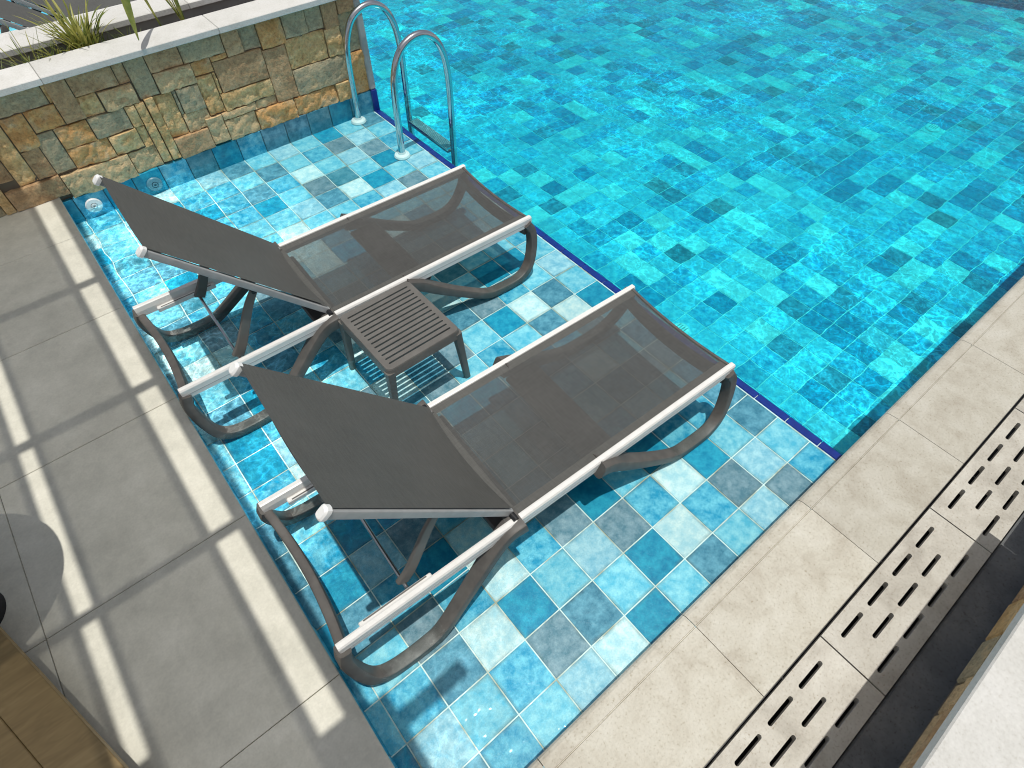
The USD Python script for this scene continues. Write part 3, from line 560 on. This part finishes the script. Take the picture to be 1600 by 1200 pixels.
# ------------------------------------------------------------------ sun lounger (built once, about its own centre)
def lounger(label, loc, rot, tz=.895, seat=None):
    t = thing('sun_lounger', label, 'sun lounger', loc, rot, 'sun loungers standing in the shallow water')
    zb = .306 + (tz - .306) * .483 - .045; ZR = .30; U0, U1 = -.815, .815; VR = .262
    hu, hz, tu = -.205, .306, -.665                          # hinge and head end of the raised back
    for s in (-1, 1):
        prof = Polygon([(-.013, -.024), (.013, -.024), (.013, .004), (.009, .022), (.004, .024), (-.009, .024), (-.013, .018)] if s < 0 else [(-.013, -.024), (.013, -.024), (.013, .018), (.009, .024), (-.004, .024), (-.009, .022), (-.013, .004)])
        m = trimesh.creation.extrude_polygon(prof, U1 - U0); m.apply_transform(np.array([[0, 0, 1, U0], [1, 0, 0, s * VR], [0, 1, 0, ZR - .024], [0, 0, 0, 1.]])); m.fix_normals()
        rail = obj('side_rail', m, ALU, t)
        obj('seam', ebox(U0 + .004, U1 - .004, s * (VR + .0131) - .0006, s * (VR + .0131) + .0006, ZR - .030, ZR - .028), ALUGREY, rail)
        vs = lambda z: s * (VR + .004 + .066 * max(0, (.26 - z)) / .26)
        head = [(-.806, .268), (-.818, .215), (-.806, .125), (-.778, .055), (-.715, .024), (-.600, .022), (-.535, .042), (-.420, .130), (-.300, .225), (-.240, .262), (-.185, .272)]
        foot = [(.790, .270), (.812, .225), (.804, .150), (.768, .068), (.700, .026), (.580, .024), (.500, .040), (.375, .112), (.260, .190), (.195, .240), (.130, .270)]
        for nm, P in (('head_leg', head), ('foot_leg', foot)):
            q = spline([(u, vs(z), z) for u, z in P], 6); k = len(q); tt = np.linspace(0, 1, k)
            sc = .86 + .5 * np.clip((tt - .62) / .38, 0, 1) ** 1.5
            obj(nm, sweep(q, rrect(.056, .046, .012), (0, 1, 0), sc), RESIN, t, smooth=35)
        rk = obj('rack', rbox(-.740, -.500, s * (VR - .022) - .009, s * (VR - .022) + .009, ZR - .050, ZR - .028, .003), ALU, t)
        obj('notch', rbox(-.725, -.515, s * (VR - .026) - .0025, s * (VR - .026) + .0025, ZR - .040, ZR - .0273, .001), RESIN_DARK, rk)
        va = s * .232
        P = [(hu, va, hz - .006), (tu, va, tz)]
        obj('back_tube', sweep(np.linspace(P[0], P[1], 8), rrect(.020, .026, .005), (0, 1, 0)), ALUGREY, t, smooth=35)
        d = np.array([tu - hu, 0, tz - hz]); d /= np.linalg.norm(d)
        e = np.array([tu, va, tz]); obj('end_cap', sweep(np.array([e - d * .002, e + d * .010, e + d * .015]), rrect(.025, .036, .009), (0, 1, 0), [1, 1, .7]), WHITEPLASTIC, t, smooth=35)
        obj('hinge_pin', sweep(np.array([(hu, s * .243, hz - .004), (hu, s * .268, hz - .004)]), circ(.010, 12), (0, 0, 1)), BLACKSTEEL, t, smooth=40)
        q = spline([(-.425, s * .205, zb), (-.470, s * .207, zb * .75 + .067), (-.540, s * .205, .325), (-.578, s * .203, .268)], 6)
        obj('prop_arm', sweep(q, rrect(.016, .036, .006), (0, 1, 0), np.linspace(.8, 1.25, len(q))), RESIN_DARK, t, smooth=35)
    obj('prop_rod', sweep(np.linspace((-.578, -.225, .262), (-.578, .225, .262), 6), circ(.0068, 12), (0, 0, 1)), STEEL, t, smooth=40)
    obj('prop_rod', sweep(np.linspace((-.427, -.215, zb), (-.427, .215, zb), 6), circ(.008, 12), (0, 0, 1)), BLACKSTEEL, t, smooth=40)
    # moulded cross boards under the sling
    for u0, u1, z0, z1, nm in ((.135, .275, .205, .225, 'cross_board'), (-.262, -.150, .215, .235, 'cross_board')):
        obj(nm, rbox(u0, u1, -VR + .016, VR - .016, z0, z1, .006), RESIN, t)
    vv = np.linspace(-VR - .004, VR + .004, 15); c = 1 - (vv / VR) ** 2
    hb = obj('head_bar', sweep(np.c_[-.808 + .020 * c, vv, np.full(15, .238) - .012 * c], rrect(.056, .030, .008), (0, 0, 1)), RESIN, t, smooth=35)
    obj('sticker', rbox(-.7800, -.7788, .02, .062, .232, .247, .0002), STICKER, hb)
    obj('foot_bar', sweep(np.c_[.790 - .018 * c, vv, np.full(15, .235) - .012 * c], rrect(.052, .030, .008), (0, 0, 1)), RESIN, t, smooth=35)
    # slings
    u, v = np.meshgrid(np.linspace(hu - .03, .800, 40), np.linspace(-VR + .008, VR - .008, 17), indexing='ij')
    sag = (1 - (v / VR) ** 2); endf = np.clip((u - .70) / .10, 0, 1)
    uu = u - .008 * sag * endf; zz = ZR - .005 - .014 * sag * (1 - .4 * endf) - .002 * endf * sag
    obj('seat_sling', grid_sheet(uu[:, 1:-1], v[:, 1:-1], zz[:, 1:-1]), seat or SLING, t, smooth=True)
    for c0 in (0, 15): obj('hem', grid_sheet(uu[:, c0:c0 + 2], v[:, c0:c0 + 2], zz[:, c0:c0 + 2]), SLING_BACK, t, smooth=True)
    obj('head_hem', grid_sheet(uu[:3, 1:-1], v[:3, 1:-1], zz[:3, 1:-1] + .0012), SLING_BACK, t, smooth=True)
    obj('foot_hem', sweep(np.c_[.800 - .008 * (1 - (np.linspace(-1, 1, 15)) ** 2), np.linspace(-VR + .010, VR - .010, 15), ZR - .008 - .010 * (1 - np.linspace(-1, 1, 15) ** 2)], circ(.0075, 10), (0, 0, 1)), RESIN, t, smooth=40)
    a, v = np.meshgrid(np.linspace(.015, 1.0, 30), np.linspace(-.236, .236, 17), indexing='ij')
    sag = 1 - (v / .24) ** 2; dn = np.array([-(tz - hz), 0, -(hu - tu)]); dn /= np.linalg.norm(dn)     # out of the back of the rest
    a2 = a * 1.012 - .016 * sag * np.clip((a - .75) / .25, 0, 1)
    off = .020 * sag * (1 - .3 * a) - .018
    obj('back_sling', grid_sheet(hu + (tu - hu) * a2 + dn[0] * off, v, hz + (tz - hz) * a2 + dn[2] * off), SLING_BACK, t, smooth=True)
    w = np.linspace(-.232, .232, 19); c = 1 - (w / .232) ** 2
    P = np.c_[tu + dn[0] * .018 * c + .034, w, tz - .050 + dn[2] * .024 * c - .004 * c]
    obj('head_rail', sweep(P, rrect(.040, .014, .005), (.63, 0, -.77)), RESIN, t, smooth=35)
    return t
L1 = lounger('front grey mesh sun lounger nearest the camera, left of the coping', (-.083, .338, 0), -2.1)
L2 = lounger('grey mesh sun lounger between the stone wall and the slatted side table', (-.098, 1.478, 0), -1.3, .835)
L3 = lounger('partly hidden sun lounger in the next bay, the farther one behind the white caps', (-.14, 5.16, 0), -1.0, .646, SLING_BACK)
copy_of(L3, (-.10, 4.34, 0), -1.0, 'sun lounger in the next bay showing one dark corner at the left edge')

# ------------------------------------------------------------------ side table
tb = thing('side_table', 'square taupe resin side table with slatted top between the loungers', 'side table', (-.130, 1.003, 0), .6)
hx, hy, zt = .163, .180, .308
def rr(hx, hy, r): return sbox(-hx + r, -hy + r, hx - r, hy - r).buffer(r, 6)
top = rr(hx, hy, .022)
from shapely.geometry import LineString
sl = [LineString([(-hx + .026, -hy + .030 + k * .0249), (hx - .026, -hy + .030 + k * .0249)]).buffer(.0040, 4) for k in range(13)]
m = trimesh.creation.extrude_polygon(top.difference(unary_union(sl)), .014); m.apply_translation((0, 0, zt - .014)); obj('top', m, RESIN_DARK, tb)
rings = [(hx, hy, zt - .001), (hx + .003, hy + .003, zt - .006), (hx + .007, hy + .007, zt - .04)]
V, F = [], []
for a, b, z in rings + [(hx - .003, hy - .003, zt - .04), (hx - .006, hy - .006, zt - .014)]:
    c = np.array(rr(a, b, .024).exterior.coords)[:-1]; V.append(np.c_[c, np.full(len(c), z)])
k = len(V[0])
for i in range(4):
    for j in range(k): a, b = i * k + j, i * k + (j + 1) % k; F += [(a, b, b + k), (a, b + k, a + k)]
obj('apron', trimesh.Trimesh(np.vstack(V), F, process=False), RESIN_DARK, tb, smooth=40)
for sx in (-1, 1):
    for sy in (-1, 1):
        P = [(sx * (hx - .010), sy * (hy - .012), zt - .02), (sx * (hx - .002), sy * (hy - .008), .20), (sx * (hx + .014), sy * (hy - .002), .002)]
        obj('leg', sweep(spline(P, 5), rrect(.036, .036, .010), (1, 0, 0), np.linspace(1.05, .72, 11)), RESIN_DARK, tb, smooth=35)

# ------------------------------------------------------------------ things by the frame's edge
wt = thing('wooden_daybed', 'low honey coloured wooden plank daybed cut off at the bottom left', 'daybed', (-1.5396, .488, 0), -73.4)
edge = 0.
for k, w in enumerate((.116, .118, .117, .116, .118)):
    obj('plank', rbox(-.85, .85, -edge - w + .0015, -edge, 0.222, .250, .002), WOOD, wt); edge += w
obj('side_board', rbox(-.85, .85, -.040, -.018, .180, .2215, .002), WOOD, wt)
for sx in (-.78, .78):
    obj('leg', rbox(sx - .03, sx + .03, -.12, -.06, .166, .2215), WOOD, wt)

ct = thing('cafe_table', 'round pedestal cafe table standing just outside the left frame edge', 'table', (-1.725, .915, DECK_Z))
obj('table_top', lathe([(0, .62), (.284, .62), (.288, .628), (.284, .636), (0, .636)], 56), DARKSTONE, ct, smooth=35)
obj('pedestal', lathe([(0, .02), (.02, .02), (.02, .62), (0, .62)], 16), BLACKSTEEL, ct, smooth=35)
obj('base', lathe([(0, 0), (.095, 0), (.090, .015), (.03, .03), (0, .03)], 30), BLACKSTEEL, ct, smooth=35)

pg = thing('pergola', 'pergola roof of frosted panels in timber bars above the deck, out of the picture', 'pergola')
ZP = 2.70; sx_, sy_ = SUN[0] / SUN[2] * (ZP - DECK_Z), SUN[1] / SUN[2] * (ZP - DECK_Z)
PANEL = mat('frosted_panel', {'d': ('diffuse_bsdf', {'color': (.6, .6, .58)}), 't': ('transparent_bsdf', {'color': (1., 1., 1.)}), 'm': ('mix_closure', {'fac': .38})}, [('d.BSDF', 'm.closure1'), ('t.BSDF', 'm.closure2')], surface='m.closure')
def shade(name, x0, x1, y0, y1, z=ZP, m_=TIMBER, th=.03): obj(name, ebox(x0 + sx_, x1 + sx_, y0 + sy_, y1 + sy_, z, z + th), m_, pg)
shade('fascia', -.985, -.925, -.02, 3.3); shade('panel', -1.428, -1.062, -1.0, 3.4, ZP + .04, PANEL, .008); shade('panel', -1.86, -1.477, -1.0, 3.4, ZP + .04, PANEL, .008)
shade('long_bar', -1.092, -1.06, -1.0, 3.4); shade('long_bar', -1.43, -1.402, -1.0, 3.4); shade('long_bar', -1.505, -1.475, -1.0, 3.4); shade('board', -1.06, -.87, -1.0, -.02); shade('board', -1.4749, -1.4301, -1.0, .225)
for yb in (3.08, 2.225, 1.472, .702): shade('cross_bar', -1.0599, -.9851, yb - .022, yb + .022); shade('cross_bar', -1.4749, -1.4301, yb - .022, yb + .022); shade('cross_bar', -1.4019, -1.0921, yb - .024, yb + .024); shade('cross_bar', -1.86, -1.5051, yb - .024, yb + .024)
shade('rafter', -.8699, -.645, -.140, -.088)
for (x, y) in ((-2.25, -1.5), (-2.25, 2.9)): obj('post', ebox(x - .05, x + .05, y - .05, y + .05, DECK_Z, ZP), TIMBER, pg)

ps = thing('parasol', 'large round parasol shading the far corner of the pool', 'parasol', (9.25, 1.75, .15))
obj('canopy', lathe([(0, 3.1), (.02, 3.1), (1.95, 2.55), (1.95, 2.50), (.02, 3.04), (0, 3.04)], 8), CANVAS, ps)
obj('pole', lathe([(0, 0), (.03, 0), (.03, 3.05), (0, 3.05)], 12), ALUGREY, ps)
obj('base', lathe([(0, 0), (.3, 0), (.28, .06), (0, .08)], 24), CONCRETE, ps)

obj('ground', trimesh.Trimesh([[-60, -60, -.8], [80, -60, -.8], [80, 80, -.8], [-60, 80, -.8]], [[0, 1, 2], [0, 2, 3]], process=False), CONCRETE, kind='structure')
obj('terrace', ebox(PX1 + .2, 20, -3, 20, -.1, .098), CONCRETE, kind='structure')
obj('terrace', ebox(-6, PX1 + .2, -6, -1.5, -.1, .138), CONCRETE, kind='structure')
